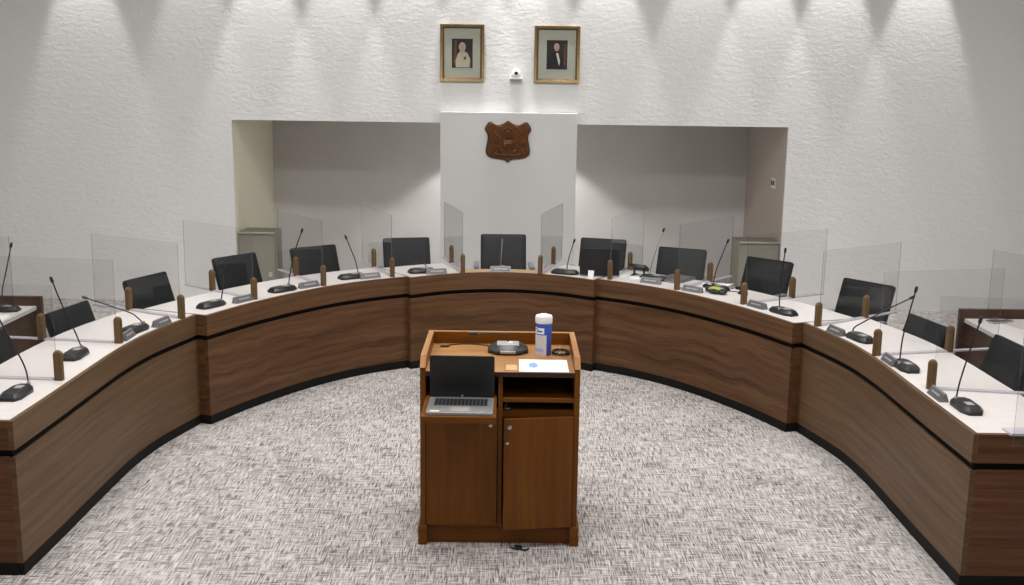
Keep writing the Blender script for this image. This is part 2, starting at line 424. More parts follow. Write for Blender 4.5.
def desk_section(P, d0, d1, label, returns=(), endwall=False, centre=False, band=None):
    # orient the path so that its right-hand side points away from the room's middle
    N = normals(P, d0, d1)
    loc = (sum(p.x for p in P) / len(P), sum(p.y for p in P) / len(P), 0)
    root = thing('council_desk_section', label, 'desk', loc, 0, 'curved council desk sections')
    a = MB(); ribbon(a, P, N, 0, .028, .068, .650); lower = a
    g = MB(); ribbon(g, P, N, .012, .029, .650, .686)
    u = MB(); ribbon(u, P, N, 0, .028, .686, TOPZ)
    k = MB(); ribbon(k, P, N, -.004, .028, 0, .068)
    rp = MB(); used = False
    for (i, sgn) in returns:
        p = P[i]; d = N[i]; t = (P[1] - P[0]).normalized() if i == 0 else (P[-2] - P[-1]).normalized()
        r1 = MB(); slab(r1, p, d, t, .028, .17, .025, .068, .650); r2 = MB(); slab(r2, p, d, t, .028, .17, .025, .686, TOPZ)
        r1.build('return_panel', M['walnut'], root, world=True); r2.build('return_fascia', M['walnut_band'], root, world=True)
        slab(g, p + t * .012, d, t, .028, .17, .012, .650, .686); slab(k, p, d, t, .028, .17, .025, 0, .068); used = True
    lower.build('front_panel', M['walnut_straight'] if endwall else M['walnut'], root, world=True)
    u.build('upper_fascia', M['walnut_straight'] if endwall else M['walnut_band'], root, world=True)
    if endwall:
        i = 0; p = P[0]; d = N[0]; t = (P[1] - P[0]).normalized()
        e = MB(); slab(e, p, d, t, .028, DEEP + .02, .028, .068, .650); e.build('end_panel', M['walnut_end'], root, world=True)
        e = MB(); slab(e, p, d, t, .028, DEEP + .02, .028, .686, TOPZ); e.build('end_fascia', M['walnut_end'], root, world=True)
        slab(g, p + t * .012, d, t, .028, DEEP + .02, .014, .650, .686); slab(k, p - t * .004, d, t, .028, DEEP + .02, .03, 0, .068)
    g.build('reveal_groove', M['groove'], root, world=True)
    k.build('kickboard', M['kick'], root, world=True)
    c0 = .028
    if not centre:
        Pc, Nc = list(P), list(N)
        if endwall:
            t = (P[1] - P[0]).normalized(); Pc[0] = P[0] + t * .028
        elif returns:
            t = (P[1] - P[0]).normalized(); Pc[0] = P[0] + t * .0255
        c = MB(); ribbon(c, Pc, Nc, c0, DEEP, .80, TOPZ); c.build('worktop', M['laminate'], root, world=True)
    else:
        for sg in (1, -1):
            idx = [j for j, p in enumerate(P) if p.x * sg > .37]
            Pc = [P[j] for j in idx]; Nc = [N[j] for j in idx]
            if sg > 0: Pc[0] = Pc[0] + (Pc[1] - Pc[0]).normalized() * .0255
            else: Pc[-1] = Pc[-1] + (Pc[-2] - Pc[-1]).normalized() * .0255
            c = MB(); ribbon(c, Pc, Nc, c0, DEEP, .80, TOPZ); c.build('worktop', M['laminate'], root, world=True)
        idx = [j for j, p in enumerate(P) if abs(p.x) <= .46]
        idx = [j for j, p in enumerate(P) if abs(p.x) <= .40]
        Pc = [P[j] for j in idx]; Nc = [N[j] for j in idx]
        c = MB(); ribbon(c, Pc, Nc, c0, .20, .81, TOPZ - .001); lo = c.build('front_ledge', M['ledge'], root, world=True); lo['label'] = 'tan wooden ledge in front of the centre seat'
        c = MB(); c.box(-.46, .46, 10.10, 10.62, .69, .72); c.build('seat_desktop', M['laminate'], root, world=True)
        c = MB(); c.box(-.46, -.43, 10.06, 10.60, 0, .69); c.build('support_panel', M['walnut'], root, world=True, grain='z')
        c = MB(); c.box(.43, .46, 10.06, 10.60, 0, .69); c.build('support_panel', M['walnut'], root, world=True, grain='z')
    for i in (3, len(P) - 5) if not centre else (2, len(P) - 3):
        t = (P[i + 1] - P[i]).normalized()
        c = MB(); slab(c, P[i], N[i], t, .04, DEEP - .12, .025, 0, .80); c.build('support_panel', M['walnut'], root, world=True)
    return root
L1p = mir(R1); L2p = mir(R2)
mD1 = Vector((-D1.x, D1.y)); mD2 = Vector((-D2.x, D2.y))
# right-hand paths already run with the outside on the right; the mirrored ones get their normals flipped
_n = normals
def normals_l(P, d0, d1):
    Q = mir(P); return mir(_n(Q, Vector((-d0.x, d0.y)), Vector((-d1.x, d1.y))))
desk_section(R1, Vector((1, 0)), D1, 'walnut council desk section at the right end, with five desk microphones and nameplates', endwall=True)
desk_section(R2, D1, D2, 'walnut council desk section between the centre and the right end, cluttered with papers', returns=((0, 1),))
desk_section(C3, D2, mD2, 'walnut council desk section in the middle, in front of the shield plaque', returns=((0, 1), (-1, 1)), centre=True)
normals = normals_l
desk_section(L2p, mD1, mD2, 'walnut council desk section between the centre and the left end, tidy white top', returns=((0, 1),))
desk_section(L1p, Vector((-1, 0)), mD1, 'walnut council desk section at the left end, without nearby papers', endwall=True)
normals = _n

# ------------------------------------------------------------------ dividers
FR = dict(A=(-2.53, 6.09), B=(-2.51, 7.0), C=(-2.325, 7.77), D=(-1.965, 8.50), E=(-1.52, 9.12), F=(-.985, 9.59), G=(-.365, 9.84),
          H=(.345, 9.84), I=(.965, 9.61), J=(1.50, 9.155), K=(1.95, 8.57), L=(2.335, 7.80), M=(2.485, 6.94), N=(2.545, 6.15))
BK = dict(A=(-3.03, 6.12), B=(-2.99, 7.06), C=(-2.78, 8.02), D=(-2.37, 8.82), E=(-1.87, 9.60), F=(-1.215, 10.09), G=(-.505, 10.39),
          H=(.495, 10.40), I=(1.205, 10.12), J=(1.85, 9.56), K=(2.37, 8.83), L=(2.80, 8.12), M=(2.98, 7.06), N=(3.03, 6.07))
def post_mesh():
    m = MB(); w = .0255; n = 9
    rings = [(0, 1.0), (.15, 1.0)] + [(.15 + .029 * math.sin(a), math.cos(a)) for a in [PI / 2 * i / 6 for i in range(1, 7)]]
    prof = []
    sq = []
    for k in range(24):
        a = 2 * PI * k / 24; c, s_ = math.cos(a), math.sin(a)
        e = 0.45
        sq.append((math.copysign(abs(c) ** e, c) * w, math.copysign(abs(s_) ** e, s_) * w * .75))
    V = []
    for z, f in rings:
        f = max(f, .02)
        V += [(x * f, y * f, z) for x, y in sq]
    F = [tuple(range(24))[::-1]]
    for i in range(len(rings) - 1):
        for k in range(24): F.append((i * 24 + k, i * 24 + (k + 1) % 24, (i + 1) * 24 + (k + 1) % 24, (i + 1) * 24 + k))
    F.append(tuple((len(rings) - 1) * 24 + k for k in range(24)))
    m.quadmesh(V, F); return m
def panel_mesh(x0, x1, z0, z1, t=.006):
    m = MB(); y0, y1 = -t / 2, t / 2
    P = [(x, y, z) for z in (z0, z1) for y in (y0, y1) for x in (x0, x1)]
    m.quadmesh(P, [(0, 1, 5, 4), (2, 6, 7, 3)], mi=0)
    m.quadmesh(P, [(0, 2, 3, 1), (4, 5, 7, 6), (0, 4, 6, 2), (1, 3, 7, 5)], mi=1)
    bmv = MB(); bmv.v = m.v[:8]; bmv.f = [list(f) for f in m.f[:2]] + [[i - 8 for i in f] for f in m.f[2:]]; bmv.uv = m.uv; bmv.mi = m.mi
    return bmv
ORD = ['first', 'second', 'third', 'fourth', 'fifth', 'sixth', 'seventh', 'eighth']
proto = None
seqL = 'GFEDCBA'; seqR = 'HIJKLMN'
BACKD = .54
for seq, side in ((seqL, 'left'), (seqR, 'right')):
    for i, k in enumerate(seq):
        f = Vector(FR[k]); b = Vector(BK[k]); d = (b - f).normalized(); an = math.atan2(d.y, d.x)
        lab = 'clear acrylic divider on two wooden posts, %s to the %s of the centre seat' % (ORD[i], side)
        if i == 6: lab = 'clear acrylic divider on two wooden posts, outermost at the %s end of the desk' % side
        if proto is None:
            proto = thing('desk_divider', lab, 'divider', (f.x, f.y, TOPZ), an, 'acrylic dividers along the desk')
            panel_mesh(0.012, .91, .012, .555).build('clear_panel', [M['plexi'], M['edge']], proto, smooth=20)
            m = MB(); m.box(.03, .91, -.017, .017, .001, .011); m.build('base_edge_reflection', M['strip'], proto)  # panel's lower edge and its reflection in the worktop, built as a pale strip
            p1 = post_mesh().build('front_post', M['post'], proto, grain='z')
            p2 = p1.copy(); COL.objects.link(p2); p2.name = 'back_post'; p2.location = (BACKD, 0, 0); p2.parent = proto
        else:
            dup(proto, (f.x, f.y, TOPZ), an, lab)
# the screen fixed across the right end
ro = thing('end_screen', 'clear acrylic screen fixed across the end face of the desk at far right', 'divider', (3.02, 5.285, 0))
pm = panel_mesh(-.38, .40, .79, 1.40); pm.build('clear_panel', [M['plexi'], M['edge']], ro, smooth=20)
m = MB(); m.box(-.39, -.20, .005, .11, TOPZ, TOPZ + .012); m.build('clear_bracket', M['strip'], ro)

# ------------------------------------------------------------------ chairs
def rrect(w, h, r, n=4):
    pts = []
    for cx, cy, a0 in ((w / 2 - r, h / 2 - r, 0), (-w / 2 + r, h / 2 - r, 90), (-w / 2 + r, -h / 2 + r, 180), (w / 2 - r, -h / 2 + r, 270)):
        for i in range(n + 1):
            a = math.radians(a0 + 90 * i / n); pts.append((cx + r * math.cos(a), cy + r * math.sin(a)))
    return pts
def chair_proto(label):
    t = thing('conference_chair', label, 'chair', (0, 0, 0), 0, 'black leather chairs behind the desk')
    lean = math.radians(19)
    # backrest: slab in local xz leaning back
    B = Matrix.Translation((0, .13, .44)) @ Matrix.Rotation(-lean, 4, 'X') @ Matrix.Translation((0, 0, .275)) @ Matrix.Rotation(PI / 2, 4, 'X')
    m = MB(); o = rrect(.485, .55, .02); i_ = rrect(.455, .52, .02)
    m.prism(i_, .032, .026 + .012, mat=B, top=rrect(.40, .46, .03)); m.prism(o, -.022, .032, mat=B)
    bk = m.build('backrest', M['leather'], t, bevel=.010, bseg=3, smooth=50)
    m = MB(); m.prism(rrect(.46, .53, .03), -.036, -.021, mat=B); m.build('back_shell', M['black'], t, bevel=.004)
    m = MB(); m.prism(rrect(.48, .47, .06), .42, .49, mat=Matrix.Translation((0, -.10, 0)), top=rrect(.45, .44, .06)); m.build('seat', M['leather'], t, bevel=.012, bseg=3)
    for s in (-1, 1):
        m = MB(); x = .285 * s
        m.tube([(x * .8, -.05, .425), (x, -.05, .44), (x, -.10, .55), (x, -.14, .650), (x, -.12, .675)], .014, 8)
        m.box(x - .028, x + .028, -.24, .12, .672, .70)
        m.build('armrest', M['mesh'], t, bevel=.006)
    m = MB(); m.lathe([(.03, .10), (.03, .26), (.02, .262), (.02, .40), (.10, .405), (.10, .42)], 16); m.build('gas_lift', M['steel'], t)
    for k in range(5):
        a = 2 * PI * k / 5 + PI / 2; c, s = math.cos(a), math.sin(a)
        R = Matrix.Rotation(a, 4, 'Z')
        m = MB(); V = [(.02, -.028, .085), (.02, .028, .085), (.30, -.016, .062), (.30, .016, .062), (.02, -.028, .13), (.02, .028, .13), (.30, -.016, .085), (.30, .016, .085)]
        m.quadmesh([R @ Vector(v) for v in V], [(0, 1, 3, 2), (4, 6, 7, 5), (0, 2, 6, 4), (1, 5, 7, 3), (0, 4, 5, 1), (2, 3, 7, 6)])
        lg = m.build('leg', M['black'], t)
        m = MB(); m.lathe([(.022, -.024), (.029, -.02), (.029, .02), (.022, .024)], 14, mat=R @ Matrix.Translation((.285, 0, .029)) @ Matrix.Rotation(PI / 2, 4, 'X'))
        m.box(.272, .298, -.008, .008, .05, .066, mat=R)
        m.build('caster', M['black'], lg)
    return t
TOPC = Vector((0, .13 + .55 * math.sin(math.radians(19)) + .0, 0))
chairs = [(-3.24, 6.62, 84, 'nearest behind the left arm of the desk, mostly outside the photo'),
          (-3.08, 7.55, 79, 'behind the left arm, beside the end of the side desk'),
          (-2.94, 8.80, 68, 'third along the left arm, before the rough wall'),
          (-2.49, 9.92, 54, 'standing before the left edge of the wall recess'),
          (-1.87, 10.53, 38, 'second to the left of the chair at the centre'),
          (-1.02, 11.20, 14, 'first to the left of the chair at the centre'),
          (-.01, 11.56, 2, 'at the centre, below the carved wooden shield'),
          (1.05, 11.33, -16, 'behind the open laptop, first to the right of the centre'),
          (1.79, 10.73, -24, 'behind the papers and grey folder, second to the right of the centre'),
          (2.52, 10.11, -45, 'standing before the right edge of the wall recess'),
          (3.09, 8.98, -52, 'behind the right arm of the desk, before the rough wall'),
          (3.04, 7.48, -79, 'between the right arm and the far corner of the side desk'),
          (3.35, 6.83, -87, 'nearest chair behind the right arm, hiding part of the side desk')]
c0 = None
for x, y, d, w in chairs:
    a = math.radians(d); off = Matrix.Rotation(a, 4, 'Z') @ TOPC
    loc = (x - off.x, y - off.y, 0)
    lab = 'black leather chair ' + w
    if c0 is None:
        c0 = chair_proto(lab); c0.location = loc; c0.rotation_euler = (0, 0, a)
    else: dup(c0, loc, a, lab)

# ------------------------------------------------------------------ microphones
def mic(base, ang, stem, tip, label, ctrl=None, mat='steel', headr=.010, group='gooseneck microphones along the desk', k=1.0):
    """base: centre of the unit; ang: direction from the room's middle outwards; stem/tip world points"""
    t = thing('desk_microphone', label, 'microphone', (base[0], base[1], TOPZ), ang, group)
    inv = (Matrix.Translation(t.location) @ Matrix.Rotation(ang, 4, 'Z')).inverted()
    # wedge-shaped delegate unit: long axis = local y
    m = MB()
    out = [(-.060, -.07), (-.035, -.125), (.035, -.125), (.064, -.07), (.064, .08), (.04, .125), (-.04, .125), (-.060, .08)]
    out = [(x_ * k, y_ * k) for x_, y_ in out]
    top = [(x * .72, y * .82) for x, y in out]
    m.prism(out, 0, .018); m.prism(out, .018, .040, top=top)
    m.build('base_unit', M['black'], t, bevel=.003)
    m = MB(); m.prism([(-.02 * k, -.06 * k), (.02 * k, -.06 * k), (.02 * k, .0), (-.02 * k, .0)], .040, .043); m.build('button_panel', M['silver'], t)
    s = inv @ Vector((stem[0], stem[1], TOPZ + .035)); e = inv @ Vector(tip)
    s.x = max(-.045, min(.045, s.x)); s.y = max(-.10, min(.10, s.y))
    if ctrl: c = [inv @ Vector(q) for q in ctrl]
    else: c = [s.lerp(e, .30) + Vector((-.012, 0, .02)), s.lerp(e, .65) + Vector((-.008, 0, .012))]
    P = catmull([s] + c + [e], 8)
    m = MB(); m.tube(P, .0048, 8); st = m.build('gooseneck', M[mat], t)
    dirv = (P[-1] - P[-3]).normalized()
    m = MB(); q = P[-1]; m.tube([q - dirv * .012, q - dirv * .006, q + dirv * .022, q + dirv * .03], [.006, headr, headr, .004], 10); m.build('microphone_head', M['black'], st)
    m = MB(); m.tube([s - Vector((0, 0, .003)), s + Vector((0, 0, .016))], .011, 12); m.build('stem_socket', M['silver'], t)
    return t
A_ = math.atan2
mic((-2.632, 5.77), PI, (-2.61, 5.90), (-2.80, 5.919, 1.30), 'black gooseneck microphone nearest the left end of the desk, on the corner', ctrl=[(-2.650, 5.919, .97), (-2.735, 5.919, 1.16)])
mic((-2.650, 6.63), PI, (-2.65, 6.74), (-2.816, 6.747, 1.299), 'black gooseneck microphone beside the outermost left post, neck leaning left', ctrl=[(-2.695, 6.747, .98), (-2.765, 6.747, 1.15)])
mic((-2.52, 7.34), 2.9, (-2.49, 7.443), (-2.886, 7.443, 1.05), 'black gooseneck microphone bent low over the left arm of the desk', ctrl=[(-2.535, 7.443, .915), (-2.60, 7.443, .955)])
mic((-2.225, 8.20), 2.65, (-2.165, 8.26), (-2.15, 8.30, 1.14), 'black gooseneck microphone with short upright neck beside the left joint of the desk')
mic((-1.815, 8.86), 2.45, (-1.785, 8.97), (-1.677, 9.02, 1.317), 'black gooseneck microphone, tall and leaning right, before the left recess', ctrl=[(-1.775, 9.0, .98), (-1.735, 9.01, 1.15)])
mic((-1.33, 9.49), 2.2, (-1.305, 9.60), (-1.404, 9.66, 1.175), 'black gooseneck microphone leaning left, second left of the centre seat')
mic((-.74, 9.83), 1.95, (-.70, 9.87), (-.80, 10.04, .895), 'dark gooseneck microphone lying low, first left of the centre seat', ctrl=[(-.72, 9.92, .905), (-.76, 9.98, .912)])
mic((-.02, 10.02), PI / 2, (-.02, 10.0), (-.006, 10.06, 1.14), 'slim grey gooseneck microphone behind the nameplate at the centre seat', mat='stemgrey', headr=.006, k=.62)
mic((.575, 9.87), 1.2, (.592, 9.905), (.653, 9.92, 1.13), 'black gooseneck microphone beside the open laptop, right of the centre seat')
mic((1.36, 9.63), .95, (1.352, 9.73), (1.452, 9.779, 1.261), 'black gooseneck microphone leaning right beside the dark tablet stand', mat='stemgrey')
mic((1.84, 9.19), .75, (1.83, 9.27), (1.943, 9.303, 1.237), 'black gooseneck microphone behind the yellow pouch, leaning right', mat='steel')
mic((2.19, 8.23), .5, (2.152, 8.22), (2.172, 8.23, 1.324), 'black gooseneck microphone standing upright beside the right joint of the desk')
mic((2.515, 7.37), .25, (2.475, 7.43), (2.864, 7.429, 1.131), 'black gooseneck microphone curving over to the right on the right arm', ctrl=[(2.485, 7.429, .915), (2.545, 7.429, .955), (2.69, 7.429, 1.04)])
mic((2.56, 6.61), .05, (2.51, 6.60), (2.579, 6.60, 1.338), 'black gooseneck microphone on the right arm, upright, second from its end')
mic((2.59, 5.75), 0, (2.56, 5.825), (2.653, 5.827, 1.317), 'black gooseneck microphone nearest the right end of the desk, on the corner', ctrl=[(2.575, 5.827, .98), (2.61, 5.827, 1.14)])

# ------------------------------------------------------------------ nameplates
pl = [(-2.50, 7.14, PI, 'on the left arm, beside the second post from the end'), (-2.40, 7.55, 2.92, 'on the left arm, just before the third post from the end'),
      (-2.03, 8.40, 2.6, 'beside the short upright microphone past the left joint'), (-1.63, 9.04, 2.4, 'beside the tall microphone before the left recess'),
      (-1.17, 9.50, 2.15, 'second to the left of the centre seat'), (-.60, 9.765, 1.9, 'first to the left of the centre seat'), (-.02, 9.935, PI / 2, 'at the centre seat, below the shield'),
      (1.31, 9.435, .95, 'in front of the tablet stand and grey folder'), (1.62, 9.075, .8, 'in front of the crumpled papers, left of the yellow pouch'), (2.03, 8.44, .5, 'left of the upright microphone by the right joint'),
      (2.40, 7.56, .25, 'on the right arm, beside the curving microphone'), (2.505, 6.74, .03, 'on the right arm, third post from the end beside it'), (2.515, 5.97, 0, 'on the right arm, nearest its end')]
pp = None
for x, y, an, w in pl:
    lab = 'grey nameplate wedge ' + w
    if pp is None:
        pp = thing('nameplate', lab, 'nameplate', (x, y, TOPZ), an, 'nameplates along the desk')
        V = [(-.022, -.095), (.026, -.095)]
        m = MB(); W = .095
        m.quadmesh([(-.028, -W, 0), (.03, -W, 0), (.012, -W, .05), (.004, -W, .05), (-.028, W, 0), (.03, W, 0), (.012, W, .05), (.004, W, .05)],
                   [(0, 1, 2, 3), (7, 6, 5, 4), (0, 3, 7, 4), (1, 5, 6, 2), (3, 2, 6, 7), (0, 4, 5, 1)])
        m.build('holder', M['holder'], pp, bevel=.0015)
        m = MB(); q = Matrix.Translation((-.0125, 0, .026)) @ Matrix.Rotation(math.radians(-57.5), 4, 'Y')
        m.box(-.022, .022, -.088, .088, -.0005, .002, mat=q); m.build('face_plate', M['plate'], pp)
        m = MB()
        yy = -.06
        for wd in (.012, .02, .016, .009, .018, .014):
            m.box(-.004, .007, yy, yy + wd, .002, .0028, mat=q); yy += wd + .005
        m.build('engraving', M['platetext'], pp)
    else: dup(pp, (x, y, TOPZ), an, lab)

# ------------------------------------------------------------------ things on the right part of the desk
def laptop_open(loc, rz, label, w=.34, d=.235, tilt=100, ld_=None):
    t = thing('laptop', label, 'laptop', loc, rz)
    m = MB(); m.prism(rrect(w, d, .012), 0, .018, mat=Matrix.Translation((0, d / 2, 0))); m.build('base', M['laptopgrey'], t, bevel=.003)
    m = MB(); m.box(-w / 2 + .03, w / 2 - .03, d * .42, d * .86, .018, .0195); m.build('keyboard_well', M['laptopgrey'], t)
    m = MB()
    kw = (w - .066) / 14
    for r in range(5):
        for c in range(14):
            x0 = -w / 2 + .033 + c * kw; y0 = d * .43 + r * d * .084
            m.box(x0 + .0015, x0 + kw - .0015, y0 + .0015, y0 + d * .084 - .0015, .0195, .022)
    m.build('keyboard', M['keys'], t)
    m = MB(); m.box(-.05, .05, d * .08, d * .36, .018, .0188); m.build('touchpad', M['silver'], t)
    T = Matrix.Translation((0, d + .004, .014)) @ Matrix.Rotation(math.radians(tilt), 4, 'X')
    # lid in local xy, opening towards -y when tilt is 90
    D = ld_ or d
    m = MB(); m.prism(rrect(w, D, .012), -.007, 0, mat=T @ Matrix.Translation((0, D / 2, 0))); ld = m.build('lid', M['black'], t, bevel=.002)
    m = MB(); m.prism(rrect(w - .012, D - .012, .008), 0, .001, mat=T @ Matrix.Translation((0, D / 2, 0))); m.build('screen', M['screen'], ld)
    m = MB(); m.tube([(-w * .35, d + .004, .014), (w * .35, d + .004, .014)], .007, 10); m.build('hinge', M['black'], t)
    return t
# open laptop facing the member, its dark lid towards the room
t = laptop_open((.91, 9.985, TOPZ), PI - .12, 'open black laptop with its lid towards the room, before the chair right of centre', w=.36, d=.24, tilt=98)
t = thing('card_stand', 'small white card standing against the open laptop on the desk', 'card', (.80, 9.705, TOPZ), -.5)
m = MB(); m.box(-.028, .028, -.002, .002, 0, .062, mat=Matrix.Rotation(-.15, 4, 'X')); m.build('card_face', M['paper'], t)
m = MB(); m.box(-.02, .02, .004, .03, 0, .004); m.build('foot', M['plate'], t)
t = thing('tablet_stand', 'black boxy tablet on a low stand beside the back post right of centre', 'tablet', (1.25, 9.83, TOPZ), -.62)
Q = Matrix.Translation((0, 0, .075)) @ Matrix.Rotation(-.5, 4, 'X')
m = MB(); m.prism(rrect(.17, .10, .01), -.015, .015, mat=Q); m.build('body', M['black'], t, bevel=.003)
m = MB(); m.prism(rrect(.15, .08, .006), .015, .0165, mat=Q); m.build('screen', M['screen'], t)
for s in (-1, 1):
    m = MB(); m.box(.05 * s - .01, .05 * s + .01, -.05, .05, 0, .008); m.box(.05 * s - .008, .05 * s + .008, .0, .012, .008, .07); m.build('leg', M['black'], t)
def sheet(name, label, cat, x, y, rz, w, d, mat, z=TOPZ, h=.003, group=None, curl=0):
    n = 6; V = []; F = []
    for i in range(n + 1):
        for j in range(n + 1):
            u, v = i / n - .5, j / n - .5
            zz = curl * (max(0, u) ** 2 * 4 + .3 * math.sin(v * 6) ** 2 * (u + .5))
            V.append((u * w, v * d, .0008 + zz))
    N1 = (n + 1) * (n + 1); V = V + [(a, b, c + h) for a, b, c in V]
    for i in range(n):
        for j in range(n):
            a = i * (n + 1) + j; b = a + n + 1
            F.append((a, a + 1, b + 1, b)); F.append((N1 + a, N1 + b, N1 + b + 1, N1 + a + 1))
    ring = [i * (n + 1) for i in range(n + 1)] + [n * (n + 1) + j for j in range(1, n + 1)] + [i * (n + 1) + n for i in range(n - 1, -1, -1)] + [j for j in range(n - 1, 0, -1)]
    for k in range(len(ring)):
        a, b = ring[k], ring[(k + 1) % len(ring)]; F.append((a, b, N1 + b, N1 + a))
    R = Matrix.Translation((x, y, z)) @ Matrix.Rotation(rz, 4, 'Z')
    m = MB(); m.quadmesh([R @ Vector(v) for v in V], F)
    return tag(m.build(name, mat), label, cat, group)
sheet('paper_sheet', 'white paper sheets beside the first post right of the laptop', 'paper', 1.08, 9.86, -.6, .20, .24, M['paper'], h=.004)
sheet('paper_sheet', 'white paper lying against the tablet stand, its corner curling', 'paper', 1.21, 9.68, -.2, .11, .15, M['paper'], curl=.01)
t = thing('folder', 'closed grey folder lying before the chair right of the tablet stand', 'folder', (1.56, 9.63, TOPZ), -.68)
m = MB(); m.prism(rrect(.24, .31, .008), 0, .006); m.prism(rrect(.24, .31, .008), .016, .022); m.box(-.12, -.114, -.15, .15, .006, .016); m.build('cover', M['plate'], t, bevel=.001)
m = MB(); m.box(-.112, .112, -.148, .148, .006, .016); m.build('paper_block', M['labelgrey'], t)
sheet('paper_sheet', 'pale lilac crumpled paper between two right-hand nameplates', 'paper', 1.72, 9.20, .7, .14, .10, plain('pale_lilac_paper', (206, 202, 212), .7, var=.08), curl=.035)
sheet('paper_sheet', 'white paper behind the crumpled lilac paper, near the back posts', 'paper', 1.94, 9.37, -.5, .14, .18, M['paper'], curl=.012)
# yellow-green pouch with dark ends
t = thing('pouch', 'yellow-green and black pouch lying on the white desktop', 'pouch', (1.81, 9.02, TOPZ), -.75)
m = MB(); m.ball((0, 0, .030), .05, 14, 10, sc=(1.5, .75, .55)); m.build('body', M['yellow'], t)
m = MB(); m.ball((-.075, .01, .024), .034, 12, 8, sc=(1.1, 1, .68)); m.ball((.075, -.015, .024), .034, 12, 8, sc=(1.2, 1.2, .68)); m.ball((.01, -.042, .022), .03, 12, 8, sc=(1.9, .8, .7)); m.build('trim_patch', M['black'], t)
t = thing('computer_mouse', 'dark computer mouse with a short cable near the right-hand back post', 'mouse', (2.03, 8.98, TOPZ), .5)
m = MB(); m.prism([(a * 1, b) for a, b in rrect(.058, .10, .027, 6)], 0, .012); m.prism(rrect(.058, .10, .027, 6), .012, .033, top=[(a * .55, b * .62) for a, b in rrect(.058, .10, .027, 6)]); m.build('shell', M['black'], t, bevel=.004)
m = MB(); m.tube([(0, .05, .008), (.02, .10, .004), (-.02, .16, .004), (.03, .22, .004), (.10, .24, .004)], .0035, 6); m.build('cable', M['black'], t)
t = thing('charger', 'small black charger lying behind the yellow pouch', 'charger', (2.06, 9.20, TOPZ), .9)
m = MB(); m.prism(rrect(.05, .09, .008), 0, .026); m.build('body', M['black'], t, bevel=.003)
m = MB(); m.tube([(0, .045, .010), (.03, .08, .005), (.0, .13, .005), (-.05, .12, .005)], .003, 6); m.build('cable', M['black'], t)

# ------------------------------------------------------------------ side desks
M['side'] = wood('side_desk_walnut', (50, 33, 24), (76, 53, 40), (96, 70, 54), along=.8, across=28, cath=.3)
def side_desk(s, label):
    t = thing('side_desk', label, 'desk', (4.05 * s, 7.9, 0), 0)
    def X(a): return s * a
    def bx(m, x0, x1, *r):
        a, b = sorted((x0 * s, x1 * s)); m.box(a, b, *r)
    m = MB(); bx(m, -.40, .55, .56, .60, 0, .845); m.build('end_panel', M['side'], t, bevel=.002, grain='x', )
    m = MB(); bx(m, -.345, -.315, -.62, .56, .06, .74); m.build('side_panel', M['side'], t, grain='y')
    m = MB(); bx(m, -.40, .55, -.66, -.62, 0, .845); m.build('end_panel', M['side'], t, bevel=.002, grain='x')
    m = MB(); bx(m, .51, .55, -.62, .56, 0, .845); m.build('outer_panel', M['side'], t, grain='y')
    m = MB(); bx(m, -.36, .51, -.62, .56, .74, .77); m.build('worktop', M['laminate'], t)
    return t
side_desk(-1, 'low brown side desk with white top standing by the left wall')
side_desk(1, 'low brown side desk with white top standing by the right wall')
for s in (-1, 1):
    p0 = Vector((3.86 * s, 8.44)); p1 = Vector((4.06 * s, 7.80)); d = p1 - p0
    t = thing('desk_screen', 'clear acrylic screen standing on the %s side desk' % ('left' if s < 0 else 'right'), 'divider', ((p0.x + p1.x) / 2, (p0.y + p1.y) / 2, .77), math.atan2(d.y, d.x), 'screens on the side desks')
    panel_mesh(-d.length / 2, d.length / 2, .008, .56).build('clear_panel', [M['plexi'], M['edge']], t, smooth=20)
    for q in (-1, 1):
        m = MB(); m.box(q * d.length * .4 - .02, q * d.length * .4 + .02, -.05, .05, 0, .008); m.build('foot', M['plate'], t)
# microphone and paper on the left side desk
_T = TOPZ; TOPZ = .77
mic((-3.86, 8.26), PI / 2, (-3.84, 8.24), (-3.735, 8.20, 1.29), 'black gooseneck microphone standing on the left side desk', group='side desk microphones', ctrl=[(-3.83, 8.2, .93), (-3.78, 8.2, 1.12)])
TOPZ = _T
sheet('paper_sheet', 'white paper lying on the left side desk beside its microphone', 'paper', -3.82, 7.95, .1, .21, .29, M['paper'], z=.77)
t = thing('nameplate', 'grey nameplate lying on the right side desk', 'nameplate', (3.92, 8.33, .77), -1.1)
m = MB(); m.box(-.03, .03, -.11, .11, 0, .012); m.build('holder', M['silver'], t, bevel=.002)
m = MB(); m.box(-.02, .02, -.095, .095, .012, .014); m.build('face_plate', M['plate'], t)
t = thing('wire_tray', 'black letter tray with papers on the right side desk', 'tray', (4.18, 7.92, .77), .15)
m = MB(); m.box(-.16, .16, -.12, .12, 0, .006)
for a in (-1, 1):
    m.box(-.16, .16, a * .12 - .004, a * .12 + .004, .006, .07); m.box(a * .16 - .004, a * .16 + .004, -.12, .12, .006, .07)
m.build('tray_body', M['black'], t)
m = MB(); m.box(-.14, .14, -.10, .10, .006, .04); m.build('paper_pile', M['labelgrey'], t)

